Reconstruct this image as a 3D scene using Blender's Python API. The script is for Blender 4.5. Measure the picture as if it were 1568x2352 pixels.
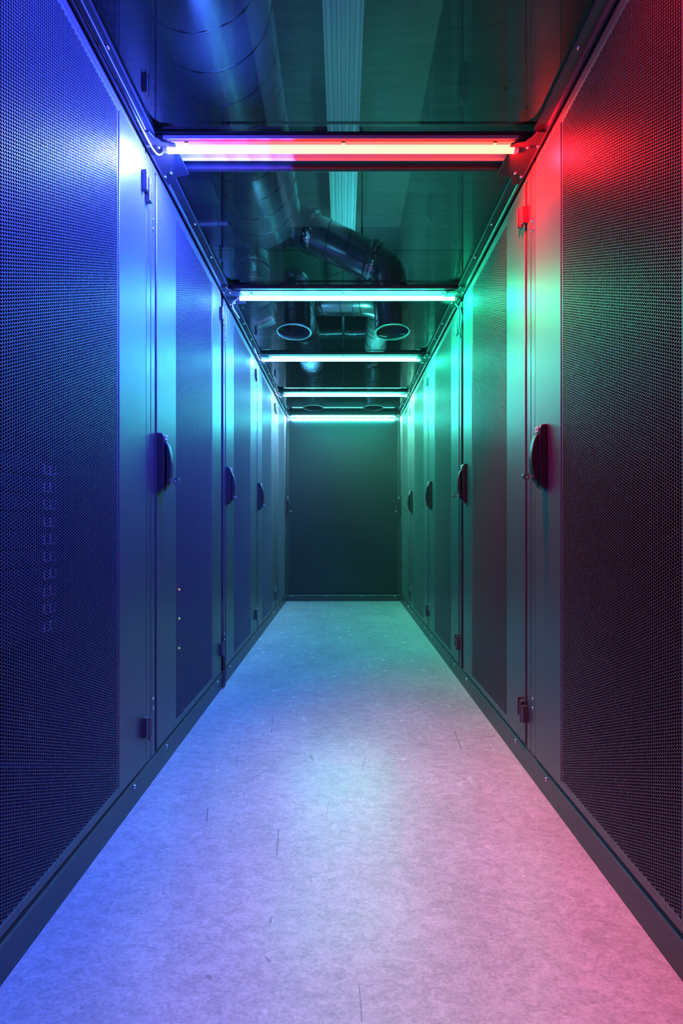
import bpy, bmesh, math, random
from mathutils import Vector, Matrix, Quaternion
random.seed(7)
for o in list(bpy.data.objects): bpy.data.objects.remove(o)
scene = bpy.context.scene
col = scene.collection
PI = math.pi

# ------------------------------------------------------------------ camera
CAM_Z = 0.807
FPX = 966.0
cam_d = bpy.data.cameras.new('camera')
cam_d.sensor_fit = 'VERTICAL'; cam_d.sensor_height = 36.0; cam_d.sensor_width = 24.0
cam_d.lens = FPX/2352*36.0
cam_d.shift_x = -4/2352; cam_d.shift_y = 30/2352
cam_d.clip_start = 0.02
cam = bpy.data.objects.new('camera', cam_d); col.objects.link(cam)
cam.location = (0, 0, CAM_Z); cam.rotation_euler = (PI/2, 0, 0)
scene.camera = cam

# ------------------------------------------------------------------ world, exposure, light settings
w = bpy.data.worlds.new('world'); scene.world = w; w.use_nodes = True
w.node_tree.nodes['Background'].inputs[0].default_value = (0.10, 0.20, 0.30, 1)
w.node_tree.nodes['Background'].inputs[1].default_value = 0.02
vs = scene.view_settings
vs.view_transform = 'Standard'; vs.look = 'None'; vs.exposure = 0.0; vs.gamma = 1.0; vs.use_curve_mapping = False
# per lamp: Y, z, (x0, x1), left-facing colour, right-facing colour, left watts, right watts, tube colours left/mid/right, tube strength
LAMPS = [
    (0.485, 1.955, (-0.530, 0.530), (0.02, 0.05, 1.0), (1.0, 0.01, 0.14), 58.0, 3.8,
     [(0.12, 0.16, 1.0), (0.8, 0.10, 0.5), (1.0, 0.04, 0.05), (1.0, 0.03, 0.03)], 5.0),
    (1.285, 1.955, (-0.535, 0.520), (0.02, 0.06, 1.0), (1.0, 0.01, 0.12), 62.0, 4.8,
     [(0.22, 0.20, 1.0), (0.9, 0.06, 0.30), (1.0, 0.05, 0.04), (1.0, 0.05, 0.03)], 19.0),
    (2.120, 1.950, (-0.520, 0.560), (0.05, 0.16, 1.0), (0.01, 1.0, 0.42), 30.0, 20.0,
     [(0.12, 0.50, 1.0), (0.10, 0.85, 1.0), (0.06, 1.0, 0.75), (0.04, 1.0, 0.60)], 26.0),
    (2.920, 1.955, (-0.565, 0.530), (0.10, 0.34, 1.0), (0.03, 1.0, 0.55), 26.0, 19.0,
     [(0.10, 0.55, 1.0), (0.08, 0.85, 1.0), (0.06, 1.0, 0.85), (0.04, 1.0, 0.65)], 50.0),
    (3.720, 1.955, (-0.525, 0.560), (0.22, 0.52, 1.0), (0.16, 1.0, 0.60), 26.0, 25.0,
     [(0.10, 0.60, 1.0), (0.08, 0.85, 1.0), (0.06, 1.0, 0.85), (0.04, 1.0, 0.70)], 50.0),
    (4.450, 1.957, (-0.560, 0.550), (0.30, 0.60, 1.0), (0.24, 1.0, 0.70), 24.0, 21.0,
     [(0.10, 0.60, 1.0), (0.08, 0.85, 1.0), (0.06, 1.0, 0.85), (0.04, 1.0, 0.75)], 50.0),
]
# dim fill lights added out of view to brighten the room above the aisle
for nm, loc, rot, c_, e_, sz in (('fill_light_left', (-1.15, 1.2, 2.02), (0, math.radians(155), 0), (0.05, 0.14, 1.0), 4.0, 0.8),
                       ('fill_light_right', (1.25, 1.8, 2.02), (0, math.radians(-150), 0), (0.45, 0.85, 0.80), 0.3, 0.8),
                       ('fill_light_far', (0.0, 5.3, 1.4), (math.radians(-160), 0, 0), (0.05, 0.8, 0.95), 5.0, 0.8)):
    ld = bpy.data.lights.new(nm, 'AREA'); ld.size = sz; ld.color = c_; ld.energy = e_
    lo = bpy.data.objects.new(nm, ld); col.objects.link(lo); lo.location = loc; lo.rotation_euler = rot

# ------------------------------------------------------------------ material helpers
def new_mat(name):
    m = bpy.data.materials.new(name); m.use_nodes = True
    nt = m.node_tree; b = nt.nodes['Principled BSDF']
    return m, nt, b
def node(nt, t, **kw):
    n = nt.nodes.new(t)
    for k, v in kw.items(): setattr(n, k, v)
    return n
def simple(name, color, rough=0.5, metal=0.0, bump=0.0, bscale=400.0, var=0.0, vscale=6.0, spec=0.5, dist=0.001):
    m, nt, b = new_mat(name)
    b.inputs['Base Color'].default_value = (*color, 1)
    b.inputs['Roughness'].default_value = rough
    b.inputs['Metallic'].default_value = metal
    b.inputs['Specular IOR Level'].default_value = spec
    tc = node(nt, 'ShaderNodeTexCoord')
    if var > 0:
        n = node(nt, 'ShaderNodeTexNoise'); n.inputs['Scale'].default_value = vscale; n.inputs['Detail'].default_value = 6
        nt.links.new(tc.outputs['Object'], n.inputs['Vector'])
        r = node(nt, 'ShaderNodeValToRGB')
        r.color_ramp.elements[0].position = 0.3; r.color_ramp.elements[1].position = 0.7
        r.color_ramp.elements[0].color = (*[c*(1-var) for c in color], 1)
        r.color_ramp.elements[1].color = (*[min(1, c*(1+var)) for c in color], 1)
        nt.links.new(n.outputs['Fac'], r.inputs['Fac']); nt.links.new(r.outputs['Color'], b.inputs['Base Color'])
    if bump > 0:
        n2 = node(nt, 'ShaderNodeTexNoise'); n2.inputs['Scale'].default_value = bscale; n2.inputs['Detail'].default_value = 3
        nt.links.new(tc.outputs['Object'], n2.inputs['Vector'])
        bp = node(nt, 'ShaderNodeBump'); bp.inputs['Strength'].default_value = bump; bp.inputs['Distance'].default_value = dist
        nt.links.new(n2.outputs['Fac'], bp.inputs['Height']); nt.links.new(bp.outputs['Normal'], b.inputs['Normal'])
    return m

M = {}
M['paint'] = simple('rack_paint', (0.065, 0.066, 0.070), 0.37, bump=0.25, bscale=520, var=0.05, vscale=3, spec=0.9)
M['mesh'] = simple('perforated_steel', (0.085, 0.087, 0.092), 0.40, spec=0.7)
M['post'] = simple('rack_post_paint', (0.06, 0.06, 0.065), 0.33, bump=0.15, bscale=500, spec=0.9)
M['inside'] = simple('rack_interior', (0.014, 0.014, 0.016), 0.7)
M['black'] = simple('black_plastic', (0.018, 0.018, 0.020), 0.35)
M['handle'] = simple('handle_plastic', (0.035, 0.030, 0.034), 0.38)
M['rail'] = simple('dark_rail', (0.022, 0.022, 0.026), 0.30, spec=0.6)
M['skirt'] = simple('skirting_paint', (0.06, 0.06, 0.064), 0.40, bump=0.1, bscale=60, var=0.15, vscale=5)
M['steel'] = simple('screw_steel', (0.75, 0.75, 0.76), 0.25, 1.0)
M['galv'] = simple('galvanised_steel', (0.55, 0.57, 0.59), 0.25, 0.8, bump=0.12, bscale=35, var=0.12, vscale=9)
M['seam'] = simple('duct_seam', (0.20, 0.21, 0.23), 0.35, 1.0)
M['rim'] = simple('vent_rim', (0.22, 0.23, 0.24), 0.45, 0.6)
M['foil'] = simple('foil_tape', (0.72, 0.73, 0.75), 0.22, 1.0, bump=0.9, bscale=45, dist=0.01)
M['tray'] = simple('lamp_tray', (0.38, 0.38, 0.38), 0.35, 0.0)
M['beam'] = simple('beam_paint', (0.03, 0.03, 0.033), 0.38)
M['cable'] = simple('white_cable', (0.75, 0.75, 0.75), 0.4)
M['cableb'] = simple('black_cable', (0.02, 0.02, 0.02), 0.4)
M['cabley'] = simple('yellow_cable', (0.45, 0.85, 0.03), 0.4)
M['server'] = simple('server_front', (0.03, 0.032, 0.036), 0.45)
M['paper'] = simple('label_paper', (0.7, 0.7, 0.7), 0.6)
M['lumw'] = simple('fixture_white', (0.62, 0.68, 0.70), 0.35)
M['concrete'] = simple('room_wall', (0.20, 0.21, 0.22), 0.8, var=0.15, vscale=2, bump=0.3, bscale=30)
M['wallp'] = simple('end_panel_paint', (0.028, 0.030, 0.033), 0.40, bump=0.12, bscale=300, var=0.10, vscale=2.2, spec=0.55)

def ceiling_mat():
    m, nt, b = new_mat('shuttered_ceiling')
    tc = node(nt, 'ShaderNodeTexCoord')
    mp = node(nt, 'ShaderNodeMapping'); mp.inputs['Scale'].default_value = (1.2, 14, 1)
    nt.links.new(tc.outputs['Object'], mp.inputs['Vector'])
    gr = node(nt, 'ShaderNodeTexNoise'); gr.inputs['Scale'].default_value = 3; gr.inputs['Detail'].default_value = 8; gr.inputs['Distortion'].default_value = 0.4
    nt.links.new(mp.outputs['Vector'], gr.inputs['Vector'])
    vo = node(nt, 'ShaderNodeTexVoronoi'); vo.inputs['Scale'].default_value = 3.2
    mp2 = node(nt, 'ShaderNodeMapping'); mp2.inputs['Scale'].default_value = (1.0, 1.6, 1)
    nt.links.new(tc.outputs['Object'], mp2.inputs['Vector']); nt.links.new(mp2.outputs['Vector'], vo.inputs['Vector'])
    kn = node(nt, 'ShaderNodeValToRGB'); kn.color_ramp.elements[0].position = 0.035; kn.color_ramp.elements[0].color = (0.25,)*3+(1,)
    kn.color_ramp.elements[1].position = 0.06; kn.color_ramp.elements[1].color = (1,)*4
    nt.links.new(vo.outputs['Distance'], kn.inputs['Fac'])
    r = node(nt, 'ShaderNodeValToRGB'); r.color_ramp.elements[0].position = 0.3; r.color_ramp.elements[0].color = (0.085, 0.092, 0.086, 1)
    r.color_ramp.elements[1].position = 0.72; r.color_ramp.elements[1].color = (0.125, 0.13, 0.122, 1)
    nt.links.new(gr.outputs['Fac'], r.inputs['Fac'])
    br = node(nt, 'ShaderNodeTexBrick'); br.offset = 0.0; br.inputs['Scale'].default_value = 1.0
    br.inputs['Brick Width'].default_value = 1.25; br.inputs['Row Height'].default_value = 0.9; br.inputs['Mortar Size'].default_value = 0.006
    br.inputs['Color1'].default_value = (1, 1, 1, 1); br.inputs['Color2'].default_value = (0.88, 0.88, 0.88, 1); br.inputs['Mortar'].default_value = (0.12, 0.12, 0.12, 1)
    nt.links.new(tc.outputs['Object'], br.inputs['Vector'])
    m1 = node(nt, 'ShaderNodeMixRGB', blend_type='MULTIPLY'); m1.inputs[0].default_value = 1
    nt.links.new(r.outputs['Color'], m1.inputs[1]); nt.links.new(br.outputs['Color'], m1.inputs[2])
    m2 = node(nt, 'ShaderNodeMixRGB', blend_type='MULTIPLY'); m2.inputs[0].default_value = 1
    nt.links.new(m1.outputs['Color'], m2.inputs[1]); nt.links.new(kn.outputs['Color'], m2.inputs[2])
    nt.links.new(m2.outputs['Color'], b.inputs['Base Color'])
    b.inputs['Roughness'].default_value = 0.75
    return m
M['ceiling'] = ceiling_mat()

def floor_mat():
    m, nt, b = new_mat('vinyl_floor')
    tc = node(nt, 'ShaderNodeTexCoord')
    L = nt.links.new
    def noise(scale, detail=6, rough=0.6, dist=0.0, mapping=None):
        n = node(nt, 'ShaderNodeTexNoise'); n.inputs['Scale'].default_value = scale; n.inputs['Detail'].default_value = detail
        n.inputs['Roughness'].default_value = rough; n.inputs['Distortion'].default_value = dist
        if mapping:
            mp = node(nt, 'ShaderNodeMapping'); mp.inputs['Scale'].default_value = mapping[0]; mp.inputs['Rotation'].default_value = (0, 0, mapping[1])
            L(tc.outputs['Object'], mp.inputs['Vector']); L(mp.outputs['Vector'], n.inputs['Vector'])
        else: L(tc.outputs['Object'], n.inputs['Vector'])
        return n
    def ramp(src, p0, c0, p1, c1):
        r = node(nt, 'ShaderNodeValToRGB'); e = r.color_ramp.elements
        e[0].position = p0; e[0].color = (c0,)*3+(1,); e[1].position = p1; e[1].color = (c1,)*3+(1,)
        L(src, r.inputs['Fac']); return r
    def mul(a, bb):
        x = node(nt, 'ShaderNodeMixRGB', blend_type='MULTIPLY'); x.inputs[0].default_value = 1; L(a, x.inputs[1]); L(bb, x.inputs[2]); return x.outputs['Color']
    base = ramp(noise(3.2, 8, 0.62, 0.3).outputs['Fac'], 0.32, 0.42, 0.68, 0.54).outputs['Color']
    mott = ramp(noise(26, 8, 0.72, 0.8, ((1, 2.2, 1), 0.5)).outputs['Fac'], 0.36, 0.74, 0.60, 1.0).outputs['Color']
    fine = ramp(noise(120, 6, 0.75, 0.5, ((1, 1.8, 1), 0.3)).outputs['Fac'], 0.36, 0.72, 0.56, 1.0).outputs['Color']
    spk = ramp(noise(75, 5, 0.8, 1.6, ((1.0, 2.6, 1), -0.4)).outputs['Fac'], 0.27, 0.30, 0.37, 1.0).outputs['Color']
    c = mul(mul(mul(base, mott), fine), spk)
    # scratches: thin iso-lines of stretched distorted noise
    for sc, ang, wid in ((2.2, 0.9, 0.0016), (3.1, -0.35, 0.0013), (1.7, 2.1, 0.0011)):
        n = noise(sc, 1, 0.4, 0.6, ((1, 0.35, 1), ang))
        s = node(nt, 'ShaderNodeMath', operation='SUBTRACT'); s.inputs[1].default_value = 0.5; L(n.outputs['Fac'], s.inputs[0])
        a = node(nt, 'ShaderNodeMath', operation='ABSOLUTE'); L(s.outputs[0], a.inputs[0])
        lt = node(nt, 'ShaderNodeMath', operation='LESS_THAN'); lt.inputs[1].default_value = wid; L(a.outputs[0], lt.inputs[0])
        gate = noise(7, 3, 0.6, 0, ((1, 1, 1), ang+1)); g = node(nt, 'ShaderNodeMath', operation='GREATER_THAN'); g.inputs[1].default_value = 0.60
        L(gate.outputs['Fac'], g.inputs[0])
        mm = node(nt, 'ShaderNodeMath', operation='MULTIPLY'); L(lt.outputs[0], mm.inputs[0]); L(g.outputs[0], mm.inputs[1])
        x = node(nt, 'ShaderNodeMixRGB', blend_type='MULTIPLY'); L(mm.outputs[0], x.inputs[0]); L(c, x.inputs[1]); x.inputs[2].default_value = (0.6, 0.6, 0.6, 1)
        c = x.outputs['Color']
    tint = node(nt, 'ShaderNodeMixRGB', blend_type='MULTIPLY'); tint.inputs[0].default_value = 1; L(c, tint.inputs[1]); tint.inputs[2].default_value = (0.98, 0.98, 1.0, 1)
    L(tint.outputs['Color'], b.inputs['Base Color'])
    rr = ramp(noise(14, 6, 0.7).outputs['Fac'], 0.3, 0.20, 0.7, 0.29); L(rr.outputs['Color'], b.inputs['Roughness'])
    b.inputs['Specular IOR Level'].default_value = 0.8
    bp = node(nt, 'ShaderNodeBump'); bp.inputs['Strength'].default_value = 0.12; bp.inputs['Distance'].default_value = 0.001
    L(noise(150, 4, 0.7).outputs['Fac'], bp.inputs['Height']); L(bp.outputs['Normal'], b.inputs['Normal'])
    return m
M['floor'] = floor_mat()

def glass_mat():
    m = bpy.data.materials.new('clear_ceiling_panel'); m.use_nodes = True
    nt = m.node_tree; nt.nodes.clear()
    out = node(nt, 'ShaderNodeOutputMaterial'); mix = node(nt, 'ShaderNodeMixShader')
    tr = node(nt, 'ShaderNodeBsdfTransparent'); tr.inputs[0].default_value = (0.80, 0.84, 0.85, 1)
    gl = node(nt, 'ShaderNodeBsdfGlossy'); gl.inputs['Roughness'].default_value = 0.02; gl.inputs[0].default_value = (1, 1, 1, 1)
    fr = node(nt, 'ShaderNodeFresnel'); fr.inputs['IOR'].default_value = 1.5
    mu = node(nt, 'ShaderNodeMath', operation='MULTIPLY'); mu.inputs[1].default_value = 1.7; mu.use_clamp = True
    # backfacing-safe fresnel: use geometry normal flipped by faces being single sheet
    nt.links.new(fr.outputs[0], mu.inputs[0]); nt.links.new(mu.outputs[0], mix.inputs[0])
    nt.links.new(tr.outputs[0], mix.inputs[1]); nt.links.new(gl.outputs[0], mix.inputs[2]); nt.links.new(mix.outputs[0], out.inputs[0])
    return m
M['glass'] = glass_mat()

def tube_mat(i, cols, strength, x0, x1):
    m = bpy.data.materials.new('led_tube_glow'); m.use_nodes = True
    nt = m.node_tree; nt.nodes.clear()
    out = node(nt, 'ShaderNodeOutputMaterial'); em = node(nt, 'ShaderNodeEmission')
    tc = node(nt, 'ShaderNodeTexCoord'); sx = node(nt, 'ShaderNodeSeparateXYZ'); mr = node(nt, 'ShaderNodeMapRange')
    mr.inputs['From Min'].default_value = x0; mr.inputs['From Max'].default_value = x1
    r = node(nt, 'ShaderNodeValToRGB'); e = r.color_ramp.elements
    e[0].position = 0.0; e[0].color = (*cols[0], 1); e[1].position = 1.0; e[1].color = (*cols[3], 1)
    a = e.new(0.13); a.color = (*cols[1], 1); a = e.new(0.30); a.color = (*cols[2], 1)
    nt.links.new(tc.outputs['Object'], sx.inputs[0]); nt.links.new(sx.outputs[0], mr.inputs['Value']); nt.links.new(mr.outputs[0], r.inputs['Fac'])
    nt.links.new(r.outputs['Color'], em.inputs['Color']); em.inputs['Strength'].default_value = strength
    nt.links.new(em.outputs[0], out.inputs[0])
    return m
def emit(name, c, s):
    m = bpy.data.materials.new(name); m.use_nodes = True; nt = m.node_tree; nt.nodes.clear()
    out = node(nt, 'ShaderNodeOutputMaterial'); em = node(nt, 'ShaderNodeEmission'); em.inputs[0].default_value = (*c, 1); em.inputs[1].default_value = s
    nt.links.new(em.outputs[0], out.inputs[0]); return m
M['led_g'] = emit('green_led', (0.25, 1.0, 0.1), 14); M['led_o'] = emit('amber_led', (1.0, 0.35, 0.05), 18)

# ------------------------------------------------------------------ mesh helpers
class MB:
    def __init__(s): s.v = []; s.f = []; s.mi = []; s.sm = []
    def add(s, vs, fs, mi=0, smooth=False):
        n = len(s.v); s.v += [tuple(v) for v in vs]
        for f in fs: s.f.append([i+n for i in f]); s.mi.append(mi); s.sm.append(smooth)
    def box(s, a, b, mi=0):
        x0, y0, z0 = [min(p, q) for p, q in zip(a, b)]; x1, y1, z1 = [max(p, q) for p, q in zip(a, b)]
        v = [(x0,y0,z0),(x1,y0,z0),(x1,y1,z0),(x0,y1,z0),(x0,y0,z1),(x1,y0,z1),(x1,y1,z1),(x0,y1,z1)]
        s.add(v, [(0,3,2,1),(4,5,6,7),(0,1,5,4),(1,2,6,5),(2,3,7,6),(3,0,4,7)], mi)
    def prism(s, prof, axis, a, b, mi=0):
        """prof: list of 2D pts in the two other axes (cyclic order), extruded along axis from a to b"""
        def P(p, t):
            if axis == 0: return (t, p[0], p[1])
            if axis == 1: return (p[0], t, p[1])
            return (p[0], p[1], t)
        n = len(prof); v = [P(p, a) for p in prof]+[P(p, b) for p in prof]
        f = [tuple(range(n)), tuple(reversed(range(n, 2*n)))]
        for i in range(n): j = (i+1) % n; f.append((i, i+n, j+n, j))
        s.add(v, f, mi)
    def cyl(s, c0, c1, r0, r1=None, n=20, mi=0, caps=True, smooth=True):
        r1 = r0 if r1 is None else r1
        c0 = Vector(c0); c1 = Vector(c1); d = (c1-c0).normalized()
        u = d.orthogonal().normalized(); w_ = d.cross(u)
        v = []
        for c, r in ((c0, r0), (c1, r1)):
            for i in range(n): a = 2*PI*i/n; v.append(c+r*(math.cos(a)*u+math.sin(a)*w_))
        f = [(i, (i+1) % n, n+(i+1) % n, n+i) for i in range(n)]
        s.add(v, f, mi, smooth)
        if caps: s.add(v, [tuple(reversed(range(n))), tuple(range(n, 2*n))], mi)
    def dome(s, c, d, r, h, n=14, mi=0):
        c = Vector(c); d = Vector(d).normalized(); u = d.orthogonal().normalized(); w_ = d.cross(u)
        v = []; f = []; K = 4
        for k in range(K):
            t = PI/2*k/K; rr = r*math.cos(t); hh = h*math.sin(t)
            for i in range(n): a = 2*PI*i/n; v.append(c+d*hh+rr*(math.cos(a)*u+math.sin(a)*w_))
        v.append(c+d*h)
        for k in range(K-1):
            for i in range(n): j = (i+1) % n; f.append((k*n+i, k*n+j, (k+1)*n+j, (k+1)*n+i))
        for i in range(n): f.append(((K-1)*n+i, (K-1)*n+(i+1) % n, K*n))
        s.add(v, f, mi, True)
    def sweep(s, pts, r, n=20, mi=0, caps=True):
        pts = [Vector(p) for p in pts]; rs = r if isinstance(r, (list, tuple)) else [r]*len(pts)
        T = []
        for i in range(len(pts)):
            a = pts[max(i-1, 0)]; b = pts[min(i+1, len(pts)-1)]; T.append((b-a).normalized())
        u = T[0].orthogonal().normalized(); rings = []
        for i, p in enumerate(pts):
            if i: u = (T[i-1].rotation_difference(T[i]) @ u)
            u = (u-T[i]*u.dot(T[i])).normalized(); w_ = T[i].cross(u)
            rings.append([p+rs[i]*(math.cos(2*PI*k/n)*u+math.sin(2*PI*k/n)*w_) for k in range(n)])
        v = [q for rg in rings for q in rg]; f = []
        for i in range(len(pts)-1):
            for k in range(n): j = (k+1) % n; f.append((i*n+k, i*n+j, (i+1)*n+j, (i+1)*n+k))
        s.add(v, f, mi, True)
        if caps: s.add(v, [tuple(reversed(range(n))), tuple(range(len(v)-n, len(v)))], mi)
        return T
    def mesh(s, name, mats, bevel=0.0, seg=2):
        me = bpy.data.meshes.new(name); me.from_pydata(s.v, [], s.f)
        for m in mats: me.materials.append(m)
        me.polygons.foreach_set('material_index', s.mi); me.polygons.foreach_set('use_smooth', s.sm)
        me.update()
        bm = bmesh.new(); bm.from_mesh(me)
        bmesh.ops.recalc_face_normals(bm, faces=bm.faces)
        if bevel > 0:
            ed = [e for e in bm.edges if len(e.link_faces) == 2 and e.calc_face_angle(0) > 0.6]
            bmesh.ops.bevel(bm, geom=ed, offset=bevel, segments=seg, affect='EDGES', profile=0.5)
        bm.to_mesh(me); bm.free()
        return me
def obj(name, me, parent=None, loc=(0, 0, 0)):
    o = bpy.data.objects.new(name, me); col.objects.link(o); o.location = loc
    if parent is not None: o.parent = parent
    return o
def tag(o, label=None, cat=None, group=None, kind=None):
    if label: o['label'] = label
    if cat: o['category'] = cat
    if group: o['group'] = group
    if kind: o['kind'] = kind
    return o
def thing(name, label, cat, group=None, loc=(0, 0, 0)):
    o = obj(name, None, None, loc); return tag(o, label, cat, group)
def flip(me_fn, s):
    """build a mesh with function that writes into MB, mirroring x when s<0"""
    mb = MB(); me_fn(mb)
    if s < 0: mb.v = [(-x, y, z) for x, y, z in mb.v]
    return mb

# ------------------------------------------------------------------ structure
YE = 4.475                    # face of the end panel
B0L, B0R, S = 1.318, 1.352, 0.80
mb = MB(); mb.box((-3.2, -3.0, -0.05), (3.2, 7.2, 0.0))
tag(obj('floor', mb.mesh('floor', [M['floor']])), 'worn light grey vinyl floor running down the aisle', None, None, 'structure')
mb = MB(); mb.box((-3.2, -3.0, 3.16), (3.2, 7.2, 3.22))
tag(obj('ceiling', mb.mesh('ceiling', [M['ceiling']])), 'board-marked room ceiling high above the clear panels', None, None, 'structure')
for nm, a, b in (('wall_left', (-3.25, -3.0, 0), (-3.2, 7.2, 3.2)), ('wall_right', (3.2, -3.0, 0), (3.25, 7.2, 3.2)),
                 ('wall_far', (-3.2, 7.2, 0), (3.2, 7.25, 3.2)), ('wall_near', (-3.2, -3.05, 0), (3.2, -3.0, 3.2))):
    mb = MB(); mb.box(a, b); tag(obj(nm, mb.mesh(nm, [M['concrete']])), 'plain grey room wall outside the aisle', None, None, 'structure')
# end panel
mb = MB(); mb.box((-0.592, YE, 0.075), (0.592, YE+0.03, 1.975))
we = obj('wall_back', mb.mesh('wall_back', [M['wallp']], 0.003)); tag(we, 'flat dark metal panel closing the far end of the aisle', None, None, 'structure')
for sx in (-1, 1):
    mb = MB(); mb.box((sx*0.585, YE-0.006, 0.075), (sx*0.579, YE+0.001, 1.94)); mb.box((sx*0.6, YE-0.012, 0.0), (sx*0.588, YE+0.001, 1.96))
    obj('trim', mb.mesh('end_trim', [M['post']], 0.001), we)
def screw_mesh(d, r=0.006, h=0.004):
    mb = MB(); d = Vector(d); mb.cyl((0, 0, 0), d*0.0015, r, r, 16); mb.dome(d*0.0015, d, r*0.95, h)
    mb.cyl(d*(h*0.9), d*(h+0.0017), r*0.42, r*0.42, 6, 1)
    return mb.mesh('screw', [M['steel'], M['black']])
SC = {'+x': screw_mesh((1, 0, 0)), '-x': screw_mesh((-1, 0, 0)), '-y': screw_mesh((0, -1, 0)), '-z': screw_mesh((0, 0, -1), 0.005, 0.004),
      '+x0': screw_mesh((1, 0, 0), 0.0045, 0.003), '-x0': screw_mesh((-1, 0, 0), 0.0045, 0.003)}
# skirtings
def skirt(name, s, label):
    def prof(z, p): return (s*(-0.6+p), z)
    mb = MB()
    P = [(-0.03, 0.002), (0.0, 0.002), (0.001, 0.006), (0.001, 0.066), (-0.003, 0.070), (-0.006, 0.0705), (-0.0065, 0.074), (-0.010, 0.0745), (-0.03, 0.0745)]
    mb.prism([(s*(-0.6+p), z) for p, z in P], 1, 0.40, YE-0.004)
    # the skirting's rubber base strip
    mb.box((s*-0.612, 0.40, 0.0), (s*-0.5995, YE-0.004, 0.004), 1)
    o = obj(name, mb.mesh(name, [M['skirt'], M['black']])); tag(o, label, None, None, 'structure')
    B = B0L if s > 0 else B0R
    for k in range(0, 5):
        for d in (-0.112, 0.108):
            y = B+S*k+d
            if y < YE-0.02: obj('screw', SC['+x' if s > 0 else '-x'], o, (s*(-0.6+0.001), y, 0.057))
    return o
skirt('baseboard_left', 1, 'dark metal skirting with bright screws under the left cabinets')
skirt('baseboard_right', -1, 'dark metal skirting with bright screws under the right cabinets')
mb = MB(); mb.prism([(YE-0.02, 0.0), (YE-0.02, 0.062), (YE-0.016, 0.068), (YE, 0.070), (YE, 0.0)], 0, -0.585, 0.585)
bb = obj('baseboard_back', mb.mesh('baseboard_back', [M['skirt']])); tag(bb, 'dark metal skirting with four screws below the end panel', None, None, 'structure')
for x in (-0.54, -0.19, 0.19, 0.545): obj('screw', SC['-y'], bb, (x, YE-0.02, 0.055))

# ------------------------------------------------------------------ perforated sheet (real holes)
def hex_sheet(y0, y1, z0, z1, p0, p1, s):
    a = 0.0066; cx = a*math.sqrt(3)/2; R = a/math.sqrt(3); ri = R*0.83
    mb = MB(); V = []; F = []; idx = {}
    def vert(y, z, p):
        y = min(max(y, y0), y1); z = min(max(z, z0), z1)
        k = (round(y*1e5), round(z*1e5), p)
        i = idx.get(k)
        if i is None: i = len(V); idx[k] = i; V.append((s*(-0.6+p), y, z))
        return i
    nc = int((y1-y0)/cx)+1; nr = int((z1-z0)/a)+1
    ang = [math.radians(60*k) for k in range(6)]
    co = [(math.cos(t), math.sin(t)) for t in ang]
    for i in range(nc):
        yc = y0+R*0.5+i*cx
        for j in range(nr+1):
            zc = z0+(j+(0.5 if i % 2 else 0.0))*a+a*0.25
            if zc > z1+a*0.4 or zc < z0: continue
            inside = y0+ri < yc < y1-ri*0.9 and z0+ri < zc < z1-ri
            o = [vert(yc+R*c, zc+R*q, p1) for c, q in co]
            if inside:
                n_ = len(V)
                for c, q in co: V.append((s*(-0.6+p1), yc+ri*c, zc+ri*q))
                for c, q in co: V.append((s*(-0.6+p0), yc+ri*c, zc+ri*q))
                for k in range(6):
                    l = (k+1) % 6
                    F.append((o[k], o[l], n_+l, n_+k)); F.append((n_+k, n_+l, n_+6+l, n_+6+k))
            else:
                f = []
                for q in o:
                    if q not in f: f.append(q)
                if len(f) >= 3: F.append(tuple(f))
    me = bpy.data.meshes.new('perforated_panel'); me.from_pydata(V, [], F); me.materials.append(M['mesh']); me.update()
    return me
DOOR_Z0, DOOR_Z1 = 0.082, 1.936
MY0, MY1, MZ0, MZ1 = 0.192, 0.608, 0.102, 1.918
HEX = {1: hex_sheet(MY0, MY1, MZ0, MZ1, -0.0038, -0.0023, 1), -1: hex_sheet(MY0, MY1, MZ0, MZ1, -0.0038, -0.0023, -1)}

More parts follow.
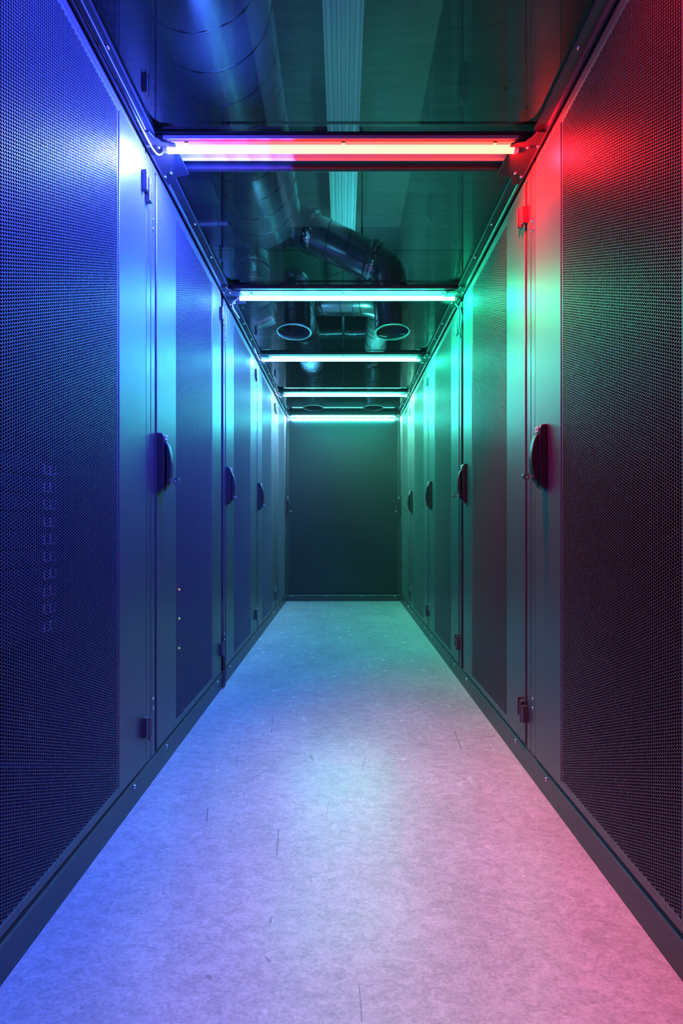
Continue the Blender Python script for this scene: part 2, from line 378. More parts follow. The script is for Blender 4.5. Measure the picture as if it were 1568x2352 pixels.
# ------------------------------------------------------------------ racks
def ring(mb, y0, y1, z0, z1, iy0, iy1, iz0, iz1, p0, p1, X):
    """rectangular door frame with opening, chamfered outer lip"""
    for (a, b) in (((y0, z0), (iy0, z1)), ((iy1, z0), (y1, z1)), ((iy0, z0), (iy1, iz0)), ((iy0, iz1), (iy1, z1))):
        mb.box((X(p0), a[0], a[1]), (X(p1), b[0], b[1]))
cache = {}
def rack_meshes(s, gap, hinge_far):
    key = (s, gap, hinge_far)
    if key in cache: return cache[key]
    X = lambda p: s*(-0.6+p)
    R = {}
    mb = MB()   # cabinet shell
    t = 0.012
    mb.box((X(-1.0), 0.001, 0.075), (X(-0.022), 0.001+t, 1.955)); mb.box((X(-1.0), 0.799-t, 0.075), (X(-0.13 if gap else -0.022), 0.799, 1.955))
    mb.box((X(-1.0), 0.013, 1.94), (X(-0.022), 0.787, 1.955)); mb.box((X(-1.0), 0.013, 0.0), (X(-0.022), 0.787, 0.075)); mb.box((X(-1.0), 0.013, 0.075), (X(-0.985), 0.787, 1.94))
    R['shell'] = mb.mesh('cabinet_shell', [M['inside']])
    def post(y0, y1, p0, p1, m):
        mb = MB(); mb.box((X(p0), y0, 0.0755), (X(p1), y1, 1.954)); return mb.mesh('post', [m], 0.002)
    R['post0'] = post(0.0012, 0.030, -0.045, -0.003, M['post'])
    R['post1'] = post(0.775, 0.7988, -0.13, -0.10, M['inside']) if gap else post(0.770, 0.7988, -0.045, -0.003, M['post'])
    dy0, dy1 = 0.036, (0.752 if gap else 0.764)
    mb = MB(); mb.box((X(-0.045), 0.031, 1.939), (X(-0.003), dy1, 1.954)); R['head'] = mb.mesh('head_rail', [M['post']], 0.002)
    mb = MB(); mb.box((X(-0.045), 0.031, 0.0755), (X(-0.006), dy1, 0.0795)); R['sill'] = mb.mesh('sill', [M['post']], 0.001)
    # door: outer frame in one piece
    V = []; F = []
    ys = [dy0, MY0, MY1, dy1]; zs = [DOOR_Z0, MZ0, MZ1, DOOR_Z1]
    bm_ = MB()
    def q(p): return [[(X(p), y, z) for z in zs] for y in ys]
    fr, bk = q(0.0), q(-0.020); v = []; ix = {}
    for L_, G in (('f', fr), ('b', bk)):
        for i in range(4):
            for j in range(4): ix[(L_, i, j)] = len(v); v.append(G[i][j])
    f = []
    for i in range(3):
        for j in range(3):
            if (i, j) == (1, 1): continue
            for L_ in 'fb': f.append((ix[(L_, i, j)], ix[(L_, i+1, j)], ix[(L_, i+1, j+1)], ix[(L_, i, j+1)]))
    for i in range(3):
        for j in (0, 3): f.append((ix[('f', i, j)], ix[('f', i+1, j)], ix[('b', i+1, j)], ix[('b', i, j)]))
        for j in (0, 3): f.append((ix[('f', j, i)], ix[('f', j, i+1)], ix[('b', j, i+1)], ix[('b', j, i)]))
    for a, b in (((1, 1), (2, 1)), ((1, 2), (2, 2)), ((1, 1), (1, 2)), ((2, 1), (2, 2))):
        f.append((ix[('f', *a)], ix[('f', *b)], ix[('b', *b)], ix[('b', *a)]))
    bm_.add(v, f); R['door'] = bm_.mesh('door', [M['paint']], 0.0028, 3)
    # handle: curved swing handle on an escutcheon
    def handle(mb):
        prof = [(0.0, 0.918), (0.010, 0.912), (0.019, 0.922), (0.022, 0.940), (0.023, 1.06), (0.022, 1.092), (0.017, 1.104), (0.0, 1.106)]
        hy = 0.016
        mb.prism([(X(p), z) for p, z in prof], 1, -hy, hy)
    mb = MB(); handle(mb); R['plate'] = mb.mesh('handle_plate', [M['handle']], 0.003, 3)
    mb = MB(); N = 16; out = []; inn = []
    for k in range(N+1):
        t_ = k/N; z = 0.930+(1.078-0.930)*t_; bulge = math.sin(PI*min(1, t_*1.0))**0.6
        out.append((0.026+0.018*bulge, z)); inn.append((0.0225+0.004*bulge, z))
    mb.prism([(X(p), z) for p, z in out]+[(X(p), z) for p, z in reversed(inn)], 1, -0.0115, 0.0115)
    R['lever'] = mb.mesh('lever', [M['handle']], 0.003, 3)
    mb = MB(); mb.box((X(0.0225), -0.009, 1.082), (X(0.0255), 0.009, 1.100)); mb.cyl((X(0.0250), 0, 1.0915), (X(0.0262), 0, 1.0915), 0.004, 0.004, 14, 1)
    R['hlabel'] = mb.mesh('white_tab', [M['paper'], M['black']], 0.0008)
    mb = MB(); zc = 0.951
    mb.cyl((X(0.022), 0, zc), (X(0.050), 0, zc), 0.0035, 0.0035, 12)
    # key bow: flat disc with hole
    c = (X(0.056), 0, zc); n = 20; v = []; f = []
    for yy in (-0.0015, 0.0015):
        for rr in (0.004, 0.0115):
            for i in range(n): a = 2*PI*i/n; v.append((c[0]+rr*math.cos(a), yy, c[2]+rr*math.sin(a)))
    for i in range(n):
        j = (i+1) % n
        f += [(i, j, n+j, n+i), (2*n+i, 3*n+i, 3*n+j, 2*n+j), (i, 2*n+i, 2*n+j, j), (n+i, n+j, 3*n+j, 3*n+i)]
    mb.add(v, f, 0, False); R['key'] = mb.mesh('key', [M['steel']])
    # hinge: two offset leaves and a pin.  d = direction (in y) from door toward the post
    d = 1 if hinge_far else -1
    mb = MB(); ye = dy1 if hinge_far else dy0
    mb.box((X(0.0), ye-d*0.030, 0.012), (X(0.016), ye-d*0.021, 0.072)); mb.box((X(0.0), ye-d*0.024, 0.018), (X(0.007), ye-d*0.002, 0.066))
    mb.box((X(-0.003), ye+d*0.004, 0.0), (X(0.014), ye+d*0.013, 0.055)); mb.cyl((X(0.012), ye-d*0.006, -0.004), (X(0.012), ye-d*0.006, 0.064), 0.0042, 0.0042, 12)
    R['hinge'] = mb.mesh('hinge', [M['post']], 0.001)
    cache[key] = R; return R

names_l = ['nearest left perforated cabinet, cut off by the photo edge, blue-lit', 'second perforated cabinet on the blue-lit left, handle beside the first upright',
           'third left cabinet, its front handle right after the wide black gap', 'fourth left cabinet, narrow strip with a handle toward the viewer, blue-green lit',
           'last left cabinet against the end panel, handle at its far edge']
names_r = ['nearest right cabinet, red-lit above, with the big dark red handle', 'second right cabinet, green-lit door with yellow cables behind its mesh',
           'third right cabinet, just beyond the black vertical gap, green-lit', 'fourth right cabinet, narrow green-lit strip before the last one',
           'last right cabinet touching the end panel, thin green sliver']
def make_rack(s, k):
    B = (B0L if s > 0 else B0R)-S+S*k
    gap = (k == 1)
    handle_near = (s > 0 and k < 4)
    R = rack_meshes(s, gap, handle_near)      # hinge on the far side when the handle is near
    L = S if k < 4 else YE-0.012-B
    t = thing('server_cabinet', (names_l if s > 0 else names_r)[k], 'server cabinet', 'server cabinets lining the left side' if s > 0 else 'server cabinets lining the right side', (0, B, 0))
    if k == 4: t.scale = (1, (YE-0.013-B)/S, 1)
    obj('cabinet_shell', R['shell'], t)
    for pk in ('post0', 'post1'): obj('post', R[pk], t)
    obj('head_rail', R['head'], t); obj('sill', R['sill'], t)
    sc = SC['+x0' if s > 0 else '-x0']
    d = obj('door', R['door'], t)
    obj('perforated_panel', HEX[s], d)
    hy = 0.052 if handle_near else 0.700
    if s < 0: hy = 0.700
    obj('handle_plate', R['plate'], d, (0, hy, 0)); obj('handle_lever', R['lever'], d, (0, hy, 0))
    tb = obj('handle_tab', R['hlabel'], d, (0, hy, 0)); tb['label'] = 'small white tab on handle top'
    kk = obj('key', R['key'], d, (0, hy, 0)); kk['label'] = 'shiny metal key in the handle'
    for z in (0.160, 1.795): obj('hinge', R['hinge'], d, (0, 0, z))
    # screws sit on the post opposite the hinge
    py = 0.0155 if handle_near or s > 0 else 0.785
    if not (gap and s < 0):
        for z in (0.225, 0.255, 1.745, 1.775): obj('screw', sc, t, (s*(-0.6-0.003), py, z))
    return t
racks = {}
for s in (1, -1):
    for k in range(5): racks[(s, k)] = make_rack(s, k)

# ------------------------------------------------------------------ equipment behind the doors
def server_mesh(s, h=0.040):
    X = lambda p: s*(-0.6+p)
    mb = MB(); mb.box((X(-0.75), 0.17, 0), (X(-0.165), 0.63, h)); mb.box((X(-0.165), 0.165, 0.001), (X(-0.158), 0.635, h-0.001))
    for i in range(14):
        y = 0.26+i*0.024; mb.box((X(-0.158), y, 0.008), (X(-0.1565), y+0.017, h-0.008), 1)
    return mb.mesh('server_chassis', [M['server'], M['inside']], 0.0)
srv = {1: server_mesh(1), -1: server_mesh(-1)}
def lab_mesh(s):
    X = lambda p: s*(-0.6+p)
    mb = MB(); mb.box((X(-0.158), 0.545, 0.006), (X(-0.1565), 0.590, 0.030))
    for i in range(4): mb.box((X(-0.1565), 0.550+i*0.010, 0.010), (X(-0.1562), 0.5565+i*0.010, 0.026), 1)
    return mb.mesh('server_label', [M['paper'], M['black']])
lab = {1: lab_mesh(1), -1: lab_mesh(-1)}
def led_mesh(s, y, m, z=0.020):
    X = lambda p: s*(-0.6+p); mb = MB(); mb.dome((X(-0.158), y, z), (s, 0, 0), 0.0045, 0.004); return mb.mesh('led', [m])
for i in range(10):
    t = thing('rack_server', 'flat dark server with a pale tag behind the nearest left mesh door', 'server', 'tagged servers in the nearest left cabinet', (0, B0L-S, 0.530+i*0.0445))
    obj('chassis', srv[1], t); obj('tag', lab[1], t)['label'] = 'pale tag'
for z, m, lb in ((0.492, 'led_o', 'dark server with an amber light, highest lit one in the second left cabinet'),
                 (0.357, 'led_g', 'dark server with a green light, between amber one and lowest one'),
                 (0.222, 'led_g', 'dark server with a green light, lowest lit one in second left cabinet')):
    t = thing('rack_server', lb, 'server', 'servers with lights in the second left cabinet', (0, B0L, z))
    obj('chassis', srv[1], t); obj('status_light', led_mesh(1, 0.625, M[m], 0.018), t)
mb = MB(); mb.cyl((-0.625, 0.788, 0.942), (-0.625, 0.690, 0.942), 0.003, None, 10, 1); mb.dome((-0.625, 0.690, 0.942), (0, -1, 0), 0.0035, 0.004)
obj('door_sensor', mb.mesh('door_sensor', [M['led_o'], M['black']]), racks[(1, 1)])['label'] = 'amber sensor light'
for z, lb in ((1.65, 'yellow-green patch cable, upper one behind the second right mesh door'), (1.46, 'yellow-green patch cable, lower one behind the second right mesh door')):
    mb = MB(); pts = []
    for i in range(13):
        t_ = i/12; pts.append((0.66+0.012*math.sin(PI*t_), B0R+0.70+0.07*t_, z+0.085*t_-0.02*math.sin(PI*t_)))
    mb.sweep(pts, 0.004, 8); tag(obj('patch_cable', mb.mesh('patch_cable', [M['cabley']])), lb, 'cable', 'yellow patch cables')

# ------------------------------------------------------------------ ceiling rails, cross beams, clear panels
RZ = 1.957
for s, lb in ((1, 'long dark metal rail along the top of the left cabinets'), (-1, 'long dark metal rail along the top of the right cabinets')):
    mb = MB()
    P = [(-0.04, RZ), (0.010, RZ), (0.012, RZ+0.002), (0.012, RZ+0.006), (0.024, RZ+0.008), (0.038, RZ+0.011), (0.039, RZ+0.022), (-0.04, RZ+0.022)]
    mb.prism([(s*(-0.6+p), z) for p, z in P], 1, 0.30, YE-0.002)
    o = obj('ceiling_rail', mb.mesh('ceiling_rail', [M['rail']], 0.001)); tag(o, lb, 'rail', 'long rails above the cabinets')
    mb = MB(); mb.box((s*-0.594, 0.30, RZ-0.006), (s*-0.5905, YE-0.02, RZ+0.0005)); obj('seal_strip', mb.mesh('seal_strip', [M['post']]), o)['label'] = 'thin pale seal strip'
    for i in range(20):
        y = 0.62+i*0.2
        if abs(((y-1.32+0.4) % 0.8)-0.4) > 0.1: obj('screw', SC['-z'], o, (s*-0.572, y, RZ+0.0095))
beam_y = [0.52, 1.32, 2.12, 2.92, 3.72, 4.435]
beam_lab = ['dark cross beam just above and before the first lit tube', 'dark cross beam carrying the red tube', 'dark cross beam carrying the long cyan tube, second from viewer',
            'dark cross beam carrying the third tube, before the round vents end', 'dark cross beam carrying the thin fourth tube', 'dark cross beam at the top of the end panel']
def bracket_mesh(s, short):
    mb = MB(); a = 0.095; e = 0.03 if short else a
    pts = [(s*-0.598, -a), (s*-0.566, -a), (s*-0.560, -0.078), (s*-0.545, -0.064), (s*-0.515, -0.059), (s*-0.505, -0.055)]
    if short: pts += [(s*-0.505, 0.03), (s*-0.598, 0.03)]
    else: pts += [(s*-0.505, 0.055), (s*-0.515, 0.059), (s*-0.545, 0.064), (s*-0.560, 0.078), (s*-0.566, a), (s*-0.598, a)]
    mb.prism(pts, 2, 1.9525, 1.9565); return mb.mesh('corner_bracket', [M['beam']], 0.0008)
brk = {(s, sh): bracket_mesh(s, sh) for s in (1, -1) for sh in (True, False)}
for k, y in enumerate(beam_y):
    last = k == 5; hw = 0.09 if last else 0.06; y1 = 0.035 if last else hw
    mb = MB()
    P = [(-hw, 1.966), (-hw+0.012, 1.966), (-hw+0.014, 1.974), (y1-0.014, 1.974), (y1-0.012, 1.966), (y1, 1.966), (y1, 1.979), (-hw, 1.979)]
    mb.prism(P, 0, -0.560, 0.560)
    if last: mb.box((-0.560, -hw, 1.945), (0.560, -hw+0.006, 1.967))  # lip added to block the tube's reflection in the clear panel
    t = thing('cross_beam', beam_lab[k], 'beam', 'cross beams over the aisle', (0, y, 0))
    obj('beam_profile', mb.mesh('beam_profile', [M['beam']], 0.001), t)
    for s in (1, -1):
        b_ = obj('corner_bracket', brk[(s, last)], t)
        sp = ((-0.575, -0.045), (-0.525, -0.040), (-0.533, 0.02)) if last else ((-0.589, -0.050), (-0.560, -0.045), (-0.560, 0.048), (-0.585, 0.062))
        for x, yy in sp: obj('screw', SC['-z'], b_, (s*x, yy, 1.9525))
GZ = 1.982
panel_lab = ['clear ceiling panel nearest the viewer, before the red tube, under the big duct', 'clear ceiling panel between the red tube and the first cyan tube',
             'clear ceiling panel with two large round vents behind the first cyan tube', 'plain clear ceiling panel between the third and fourth tubes', 'clear ceiling panel with two small round vents by the end panel']
VR = 0.102
def sheet(y0, y1, holes):
    mb = MB(); X0, X1 = -0.568, 0.568; n = 48
    if not holes:
        mb.add([(X0, y0, GZ), (X1, y0, GZ), (X1, y1, GZ), (X0, y1, GZ)], [(0, 3, 2, 1)]); return mb
    yc = holes; q = 0.12
    def rect(a, b, c, d): mb.add([(a, c, GZ), (b, c, GZ), (b, d, GZ), (a, d, GZ)], [(0, 3, 2, 1)])
    rect(X0, X1, y0, yc-q); rect(X0, X1, yc+q, y1); rect(X0, -0.3-q, yc-q, yc+q); rect(-0.3+q, 0.3-q, yc-q, yc+q); rect(0.3+q, X1, yc-q, yc+q)
    for xc in (-0.3, 0.3):
        v = []
        for i in range(n):
            a = 2*PI*i/n; c, s_ = math.cos(a), math.sin(a); m_ = max(abs(c), abs(s_))
            v.append((xc+VR*c, yc+VR*s_, GZ)); v.append((xc+q*c/m_, yc+q*s_/m_, GZ))
        f = []
        for i in range(n):
            j = (i+1) % n; f.append((2*i, 2*j, 2*j+1, 2*i+1))
        mb.add(v, f)
    return mb
VENT_Y = {2: 2.56, 4: 4.22}
for k in range(5):
    y0, y1 = beam_y[k]+0.058, beam_y[k+1]-(0.088 if k == 4 else 0.058)
    t = thing('ceiling_panel', panel_lab[k], 'ceiling panel', 'clear panels over the aisle')
    mb = sheet(y0, y1, VENT_Y.get(k))
    me = bpy.data.meshes.new('clear_sheet'); me.from_pydata(mb.v, [], mb.f); me.materials.append(M['glass'])
    bm = bmesh.new(); bm.from_mesh(me)
    for f in bm.faces:
        f.normal_update()
        if f.normal.z > 0: f.normal_flip()
    bm.to_mesh(me); bm.free()
    obj('clear_sheet', me, t)
    mb = MB()
    for ya, yb in ((y0-0.0, y0+0.008), (y1-0.008, y1)): mb.box((-0.565, ya, GZ-0.006), (0.565, yb, GZ-0.001))
    mb.box((-0.565, y1-0.034, GZ+0.001), (0.565, y1-0.028, GZ+0.004))
    obj('gasket', mb.mesh('gasket', [M['rail']]), t)

# ------------------------------------------------------------------ LED tube lamps
lamp_lab = ['LED tube over the viewer, blue on its left and red on its right', 'glowing red LED tube, blue at its left end, nearest the viewer', 'long glowing cyan LED tube, first one behind the red tube', 'glowing cyan LED tube, third from the viewer, behind the large round vents',
            'thin glowing turquoise LED tube in front of the small round vents', 'double glowing cyan LED tube on top of the end panel']
for i, (y, z, (x0, x1), cl, cr, wl, wr, tc_, st) in enumerate(LAMPS):
    t = thing('led_tube_lamp', lamp_lab[i], 'lamp', 'LED tubes across the aisle ceiling', (0, y, 0))
    tm = tube_mat(i, tc_, st, x0, x1)
    mb = MB(); mb.cyl((x0, 0, z), (x1, 0, z), 0.0105, None, 16)
    if i == 5: mb.cyl((x0+0.02, 0.006, z-0.034), (x1-0.01, 0.006, z-0.034), 0.0105, None, 16)
    obj('light_tube', mb.mesh('light_tube', [tm]), t)
    if i < 5:
        mb = MB(); zt = 1.974; off = beam_y[i]-y
        mb.prism([(-0.040+off*0.4, zt-0.010), (-0.038+off*0.4, zt-0.010), (-0.036+off*0.4, zt-0.003), (0.034+off*0.4, zt-0.003), (0.036+off*0.4, zt-0.010), (0.038+off*0.4, zt-0.010), (0.038+off*0.4, zt), (-0.040+off*0.4, zt)], 0, x0-0.005, x1+0.005)
        obj('reflector_tray', mb.mesh('reflector_tray', [M['tray']]), t)
        zc = zt-0.003
    else: zc = 1.972
    for xx in (x0+0.06, 0.0, x1-0.06):
        mb = MB(); mb.box((xx-0.006, -0.012, z+0.009), (xx+0.006, 0.012, zc)); obj('clip', mb.mesh('clip', [M['steel']]), t)
    for xx, d in ((x0, -1), (x1, 1)):
        mb = MB(); mb.cyl((xx, 0, z), (xx+d*0.014, 0, z), 0.0115, 0.009, 16); obj('end_cap', mb.mesh('end_cap', [M['cable']]), t)
    # feed cable from the rail to the left end of the tube
    mb = MB(); xr = -0.583; pts = []
    A = [Vector((xr+0.004, -0.18, RZ+0.002)), Vector((xr+0.002, -0.06, RZ-0.005)), Vector((xr+0.006, 0.004, z-0.004)), Vector((xr+0.02, 0.012, z-0.004)), Vector((x0-0.012, 0.0, z))]
    if i == 2: A = [Vector((xr+0.004, 0.22, RZ+0.002)), Vector((xr+0.002, 0.12, RZ-0.005)), Vector((xr+0.006, 0.075, z-0.004)), Vector((xr+0.02, 0.03, z-0.004)), Vector((x0-0.012, 0.0, z))]
    def cr_(P, n=8):
        out = []; Q = [P[0]]+P+[P[-1]]
        for a in range(1, len(Q)-2):
            for j in range(n):
                u = j/n; p0, p1, p2, p3 = Q[a-1], Q[a], Q[a+1], Q[a+2]
                out.append(0.5*((2*p1)+(-p0+p2)*u+(2*p0-5*p1+4*p2-p3)*u*u+(-p0+3*p1-3*p2+p3)*u**3))
        out.append(P[-1]); return out
    mb.sweep(cr_(A), 0.0028, 8); obj('feed_cable', mb.mesh('feed_cable', [M['cable']]), t)
    # small lights added under each tube, aimed to split colour left and right
    n = 12 if i == 5 else 6
    def added_light(x, c_, e_, tilt, spread, up=None):
        ld = bpy.data.lights.new('added_light', 'AREA'); ld.shape = 'RECTANGLE'; ld.size = 0.012; ld.size_y = 0.016
        ld.color = c_; ld.energy = e_; ld.spread = math.radians(spread)
        lo = bpy.data.objects.new('added_light', ld); col.objects.link(lo); lo.parent = t
        lo.location = (x, 0, z-0.018); lo.rotation_euler = (0, math.radians(tilt), 0)
        if up:
            ld.size = up; ld.size_y = 0.03; lo.location = (x, beam_y[i]-y, 2.013); lo.rotation_euler = (PI, 0, 0)  # added uplight above the beam, put there to brighten the ducts
    if i < 2:
        for j in range(n): added_light((-0.25+0.70*(j+0.5)/n) if i == 0 else (-0.5+0.42*(j+0.5)/n), cl, wl/n, 72 if i == 0 else 50, 135 if i == 0 else 165)
        for j in range(4): added_light(0.30+0.22*(j+0.5)/4, cr, wr/4, -8, 70)
        for j in range(4): added_light(-0.15+0.42*(j+0.5)/4, (0.7, 0.9, 0.8), 1.2/4, 0, 42)  # added downlights that whiten the middle of the floor
        added_light(0.49, (1.0, 0.003, 0.008), 7.5, -50, 150); added_light(-0.50, (0.20, 0.24, 1.0), 3.5, 52, 150)
        if i == 0: added_light(0.20, (1.0, 0.003, 0.008), 7.0, -78, 110); added_light(0.42, (1.0, 0.003, 0.008), 5.0, -78, 110)
        added_light(-0.34, (0.04, 0.13, 1.0), 0.7, 0, 70, 0.3)  # added uplight for the big duct
    else:
        for j in range(n):
            xx = x0+(x1-x0)*(j+0.5)/n
            tl = 74 if i == 2 else 60; added_light(xx-0.012, cl, wl/n, tl, 130); added_light(xx+0.012, cr, wr/n, -tl, 130)
        up_w = {2: (0.35, 100), 3: (2.6, 100), 4: (3.2, 90)}.get(i)
        if up_w: added_light(-0.29, (0.10, 0.60, 1.0), up_w[0], 0, up_w[1], 0.12); added_light(0.29, (0.08, 1.0, 0.85), up_w[0], 0, up_w[1], 0.12)  # added uplights for the ducts over the vents

# cable running on the left rail
mb = MB(); mb.sweep([(-0.5765, 0.35+0.1*j, RZ+0.001-0.0006*(j % 2)) for j in range(9)]+[(-0.577, 1.22, RZ-0.001)], 0.0052, 10)
tag(obj('power_cable', mb.mesh('power_cable', [M['cableb']])), 'thick black cable clipped along the left rail up to the red tube', 'cable')
# black cable tail at the gap of the right row
mb = MB(); P = [(0.575, 2.16, 1.945), (0.588, 2.150, 1.92), (0.592, 2.142, 1.88), (0.590, 2.148, 1.84), (0.594, 2.142, 1.80), (0.596, 2.140, 1.76)]
mb.sweep(P, 0.004, 8); tag(obj('cable_tail', mb.mesh('cable_tail', [M['cableb']])), 'short black cable hanging in the gap behind the second right cabinet', 'cable')

for dy, lb in ((0.0, 'thin grey cable looping over the left skirting at the wide black gap, nearer one'), (0.022, 'thin grey cable looping over the left skirting at the wide black gap, farther one')):
    P = [Vector(p) for p in ((-0.607, 2.098+dy, 0.42), (-0.604, 2.094+dy, 0.30), (-0.600, 2.100+dy, 0.18), (-0.595, 2.092+dy, 0.095), (-0.591, 2.085+dy, 0.060), (-0.592, 2.078+dy, 0.020), (-0.589, 2.07+dy, 0.005))]
    mb = MB(); mb.sweep(cr_(P), 0.0042, 8); tag(obj('loose_cable', mb.mesh('loose_cable', [M['post']])), lb, 'cable', 'loose cables at the left gap')

# ------------------------------------------------------------------ ducts above the clear panels
def fillet(P, R, n=8):
    P = [Vector(p) for p in P]; out = [P[0]]
    for i in range(1, len(P)-1):
        a = (P[i-1]-P[i]).normalized(); b = (P[i+1]-P[i]).normalized(); ang = a.angle(b)
        d = min(R/math.tan(ang/2), (P[i-1]-P[i]).length*0.49, (P[i+1]-P[i]).length*0.49)
        s0 = P[i]+a*d; s1 = P[i]+b*d
        for k in range(n+1):
            u = k/n; out.append((1-u)**2*s0+2*u*(1-u)*P[i]+u*u*s1)
    out.append(P[-1]); return out
def dens(P, step=0.02):
    out = [P[0]]
    for a, b in zip(P, P[1:]):
        n = max(1, int((b-a).length/step))
        for k in range(1, n+1): out.append(a+(b-a)*k/n)
    return out
def duct(parent, pts, r, pitch=0.11, name='duct_pipe', caps=True, mat=None, n=36):
    mb = MB(); mb.sweep(pts, r, n, 0, caps)
    d = dens([Vector(p) for p in pts], 0.006); s_ = 0; T = None; hel = []
    u = None
    for i in range(1, len(d)-1):
        t = (d[i+1]-d[i-1]).normalized(); s_ += (d[i]-d[i-1]).length
        if u is None: u = t.orthogonal().normalized()
        else: u = (T.rotation_difference(t) @ u)
        u = (u-t*u.dot(t)).normalized(); T = t; w_ = t.cross(u); a = 2*PI*s_/pitch
        if isinstance(r, list): continue
        hel.append(d[i]+r*(math.cos(a)*u+math.sin(a)*w_))
    if not isinstance(r, list): mb.sweep(hel, 0.0035, 5, 1, False)
    return obj(name, mb.mesh(name, [mat or M['galv'], M['seam']]), parent)
def collar(parent, c, d, r, w_=0.05, mat='foil', name='collar'):
    c = Vector(c); d = Vector(d).normalized(); mb = MB()
    mb.sweep([c-d*w_/2, c-d*w_*0.3, c, c+d*w_*0.3, c+d*w_/2], [r+0.003, r+0.008, r+0.006, r+0.009, r+0.003], 32)
    return obj(name, mb.mesh(name, [M[mat]]), parent)
def flange(parent, x, y):
    mb = MB(); n = 48; prof = [(0.0985, GZ-0.003), (0.1065, GZ-0.003), (0.108, GZ-0.001), (0.108, GZ+0.012), (0.104, GZ+0.012), (0.0985, GZ+0.002)]
    v = [(x+r*math.cos(2*PI*i/n), y+r*math.sin(2*PI*i/n), z) for r, z in prof for i in range(n)]; f = []
    for k in range(len(prof)):
        l = (k+1) % len(prof)
        for i in range(n): j = (i+1) % n; f.append((k*n+i, k*n+j, l*n+j, l*n+i))
    mb.add(v, f, 0, True); return obj('flange', mb.mesh('flange', [M['rim']]), parent)
U = lambda u: CAM_Z+u
# big duct
t = thing('ventilation_duct', 'wide spiral metal duct above the nearest clear panel, upper left', 'duct', 'metal ventilation ducts')
duct(t, [Vector((-0.428, -1.2+0.2*k, U(1.676))) for k in range(18)]+[Vector((-0.428, 2.24, U(1.676)))], 0.20, 0.11, n=56)
# cross duct with elbow into right vent
t = thing('ventilation_duct', 'bent metal duct with foil taped joints crossing to the right vent', 'duct', 'metal ventilation ducts')
P = fillet([(-2.2, 2.5, U(1.775)), (-0.27, 2.5, U(1.775)), (0.27, 2.52, U(1.53)), (0.3, 2.56, GZ+0.012)], 0.15, 10)
duct(t, P, 0.104, 0.13, caps=False)
collar(t, (-0.365, 2.5, U(1.775)), (1, 0, 0), 0.108); collar(t, (-0.19, 2.503, U(1.742)), (0.54, 0, -0.22), 0.108)
collar(t, (0.165, 2.515, U(1.583)), (0.54, 0, -0.24), 0.108, 0.035, 'galv', 'clamp_ring'); collar(t, (0.185, 2.515, U(1.572)), (0.54, 0, -0.26), 0.107, 0.03)
flange(t, 0.3, 2.56)
# duct run linking the left vents
t = thing('ventilation_duct', 'metal duct curving up from the left large vent and running back to left small vent', 'duct', 'metal ventilation ducts')
P = fillet([(-0.3, 2.56, GZ+0.012), (-0.3, 2.56, U(1.50)), (-0.3, 4.22, U(1.52)), (-0.3, 4.22, GZ+0.012)], 0.16, 10)
duct(t, P, 0.104, 0.12, caps=False); flange(t, -0.3, 2.56); flange(t, -0.3, 4.22)
collar(t, (-0.3, 3.25, U(1.508)), (0, 1, 0), 0.104, 0.04, 'galv', 'clamp_ring'); collar(t, (-0.3, 3.95, U(1.517)), (0, 1, 0), 0.104, 0.03, 'galv', 'clamp_ring')
# duct run to right small vent
t = thing('ventilation_duct', 'metal duct coming from the left, turning back to the right small vent', 'duct', 'metal ventilation ducts')
P = fillet([(-2.2, 3.32, U(1.76)), (0.3, 3.32, U(1.76)), (0.3, 4.22, U(1.66)), (0.3, 4.22, GZ+0.012)], 0.17, 10)
duct(t, P, 0.100, 0.15, caps=False); flange(t, 0.3, 4.22)
collar(t, (0.08, 3.32, U(1.76)), (1, 0, 0), 0.100, 0.02, 'galv', 'clamp_ring'); collar(t, (0.3, 3.62, U(1.725)), (0, 0.85, -0.1), 0.100, 0.02, 'galv', 'clamp_ring')
collar(t, (0.3, 3.92, U(1.69)), (0, 0.85, -0.1), 0.100, 0.02, 'galv', 'clamp_ring')
# short foil-taped branch at the left
t = thing('ventilation_duct', 'short upright duct wrapped in foil tape at the left, above the first cyan tube', 'duct', 'metal ventilation ducts')
duct(t, [Vector((-0.60, 2.78, U(1.50+0.05*k))) for k in range(10)], 0.115, 0.16)
collar(t, (-0.60, 2.78, U(1.56)), (0, 0, 1), 0.115, 0.05); collar(t, (-0.60, 2.78, U(1.70)), (0, 0, 1), 0.115, 0.04)
mb = MB(); mb.cyl((-0.60, 2.78, U(1.95)), (-0.60, 2.78, 3.16), 0.006); obj('hanger', mb.mesh('hanger', [M['galv']]), t)
t = thing('ventilation_duct', 'tapering metal duct at far left beside the left large vent', 'duct', 'metal ventilation ducts')
P = [Vector((-2.0+0.1*k, 3.0, U(1.45))) for k in range(14)]+[Vector((-0.62, 3.0, U(1.46))), Vector((-0.50, 2.98, U(1.5)))]
duct(t, P, [0.11]*12+[0.10, 0.085, 0.075, 0.07], 0.16)
collar(t, (-0.72, 3.0, U(1.45)), (1, 0, 0), 0.10, 0.04)
mb = MB(); mb.cyl((-1.2, 3.0, U(1.55)), (-1.2, 3.0, 3.16), 0.006); obj('hanger', mb.mesh('hanger', [M['galv']]), t)
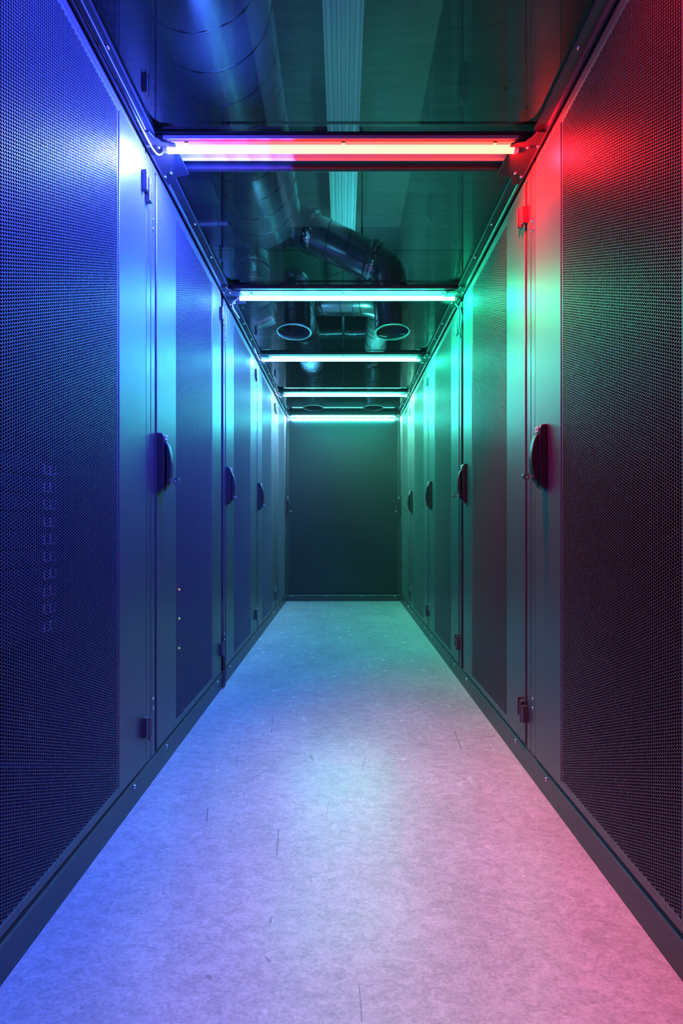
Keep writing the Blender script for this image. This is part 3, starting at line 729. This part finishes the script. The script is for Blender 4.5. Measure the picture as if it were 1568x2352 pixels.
# foil insulated pipe, roof beam, strut channel, cable tray, luminaire, threaded rod
mb = MB(); mb.sweep([Vector((-2.6+0.1*k, 4.65+0.004*(k % 2), U(2.13+0.004*(k % 3)))) for k in range(53)], 0.032, 14)
t = obj('insulated_pipe', mb.mesh('insulated_pipe', [M['foil']])); tag(t, 'foil wrapped pipe crossing behind the round vents under the ceiling', 'pipe')
mb = MB(); mb.box((-3.2, 4.75, U(2.16)), (3.2, 4.87, 3.16)); tag(obj('ceiling_beam', mb.mesh('ceiling_beam', [M['concrete']])), 'deep ceiling beam crossing the room behind the foil wrapped pipe', 'beam')
mb = MB(); mb.box((-0.013, 3.5, U(1.93)), (0.013, 6.0, U(1.955)))
for k in range(48): mb.box((-0.005, 3.52+0.05*k, U(1.9285)), (0.005, 3.55+0.05*k, U(1.931)), 1)
t = obj('strut_channel', mb.mesh('strut_channel', [M['beam'], M['galv']])); tag(t, 'slotted metal strut running back along the middle above the panels', 'channel')
for yy in (3.9, 4.6, 5.4): 
    mb = MB(); mb.cyl((0, yy, U(1.955)), (0, yy, 3.16), 0.005); obj('hanger', mb.mesh('hanger', [M['galv']]), t)
mb = MB()
for yy in (6.0, 6.3): mb.box((-2.4, yy, U(1.70)), (2.4, yy+0.015, U(1.76)))
for k in range(24): mb.box((-2.4+0.2*k, 6.0, U(1.70)), (-2.37+0.2*k, 6.3, U(1.715)))
t = obj('cable_ladder', mb.mesh('cable_ladder', [M['galv']])); tag(t, 'metal cable ladder crossing the room beyond the end panel', 'cable ladder')
for xx in (-1.5, 0.0, 1.5):
    mb = MB(); mb.cyl((xx, 6.15, U(1.70)), (xx, 6.15, 3.16), 0.006); obj('hanger', mb.mesh('hanger', [M['galv']]), t)
t = thing('ceiling_luminaire', 'long pale ribbed light fitting, switched off, above middle of the nearest panels', 'light fitting')
mb = MB(); uz = U(2.12); P = [(-0.087, uz+0.03), (-0.085, uz), (-0.075, uz), (-0.07, uz+0.02), (-0.055, uz+0.022), (-0.048, uz+0.004), (-0.030, uz+0.004), (-0.024, uz+0.022), (-0.012, uz+0.022), (-0.008, uz+0.004),
     (0.008, uz+0.004), (0.012, uz+0.022), (0.024, uz+0.022), (0.030, uz+0.004), (0.048, uz+0.004), (0.055, uz+0.022), (0.07, uz+0.02), (0.075, uz), (0.085, uz), (0.087, uz+0.03)]
mb.prism(P, 1, 0.2, 3.15); obj('louvre', mb.mesh('louvre', [M['lumw']]), t)
mb = MB(); mb.box((-0.08, 0.2, uz+0.031), (0.08, 3.15, uz+0.08)); mb.cyl((0, 0.8, uz+0.08), (0, 0.8, 3.16), 0.006); mb.cyl((0, 2.6, uz+0.08), (0, 2.6, 3.16), 0.006)
obj('housing', mb.mesh('housing', [M['lumw']]), t)
mb = MB(); mb.cyl((0.112, 2.515, U(1.735)), (0.112, 2.515, 3.16), 0.005); tag(obj('threaded_rod', mb.mesh('threaded_rod', [M['beam']])), 'thin upright rod holding the bent foil-taped duct', 'rod')
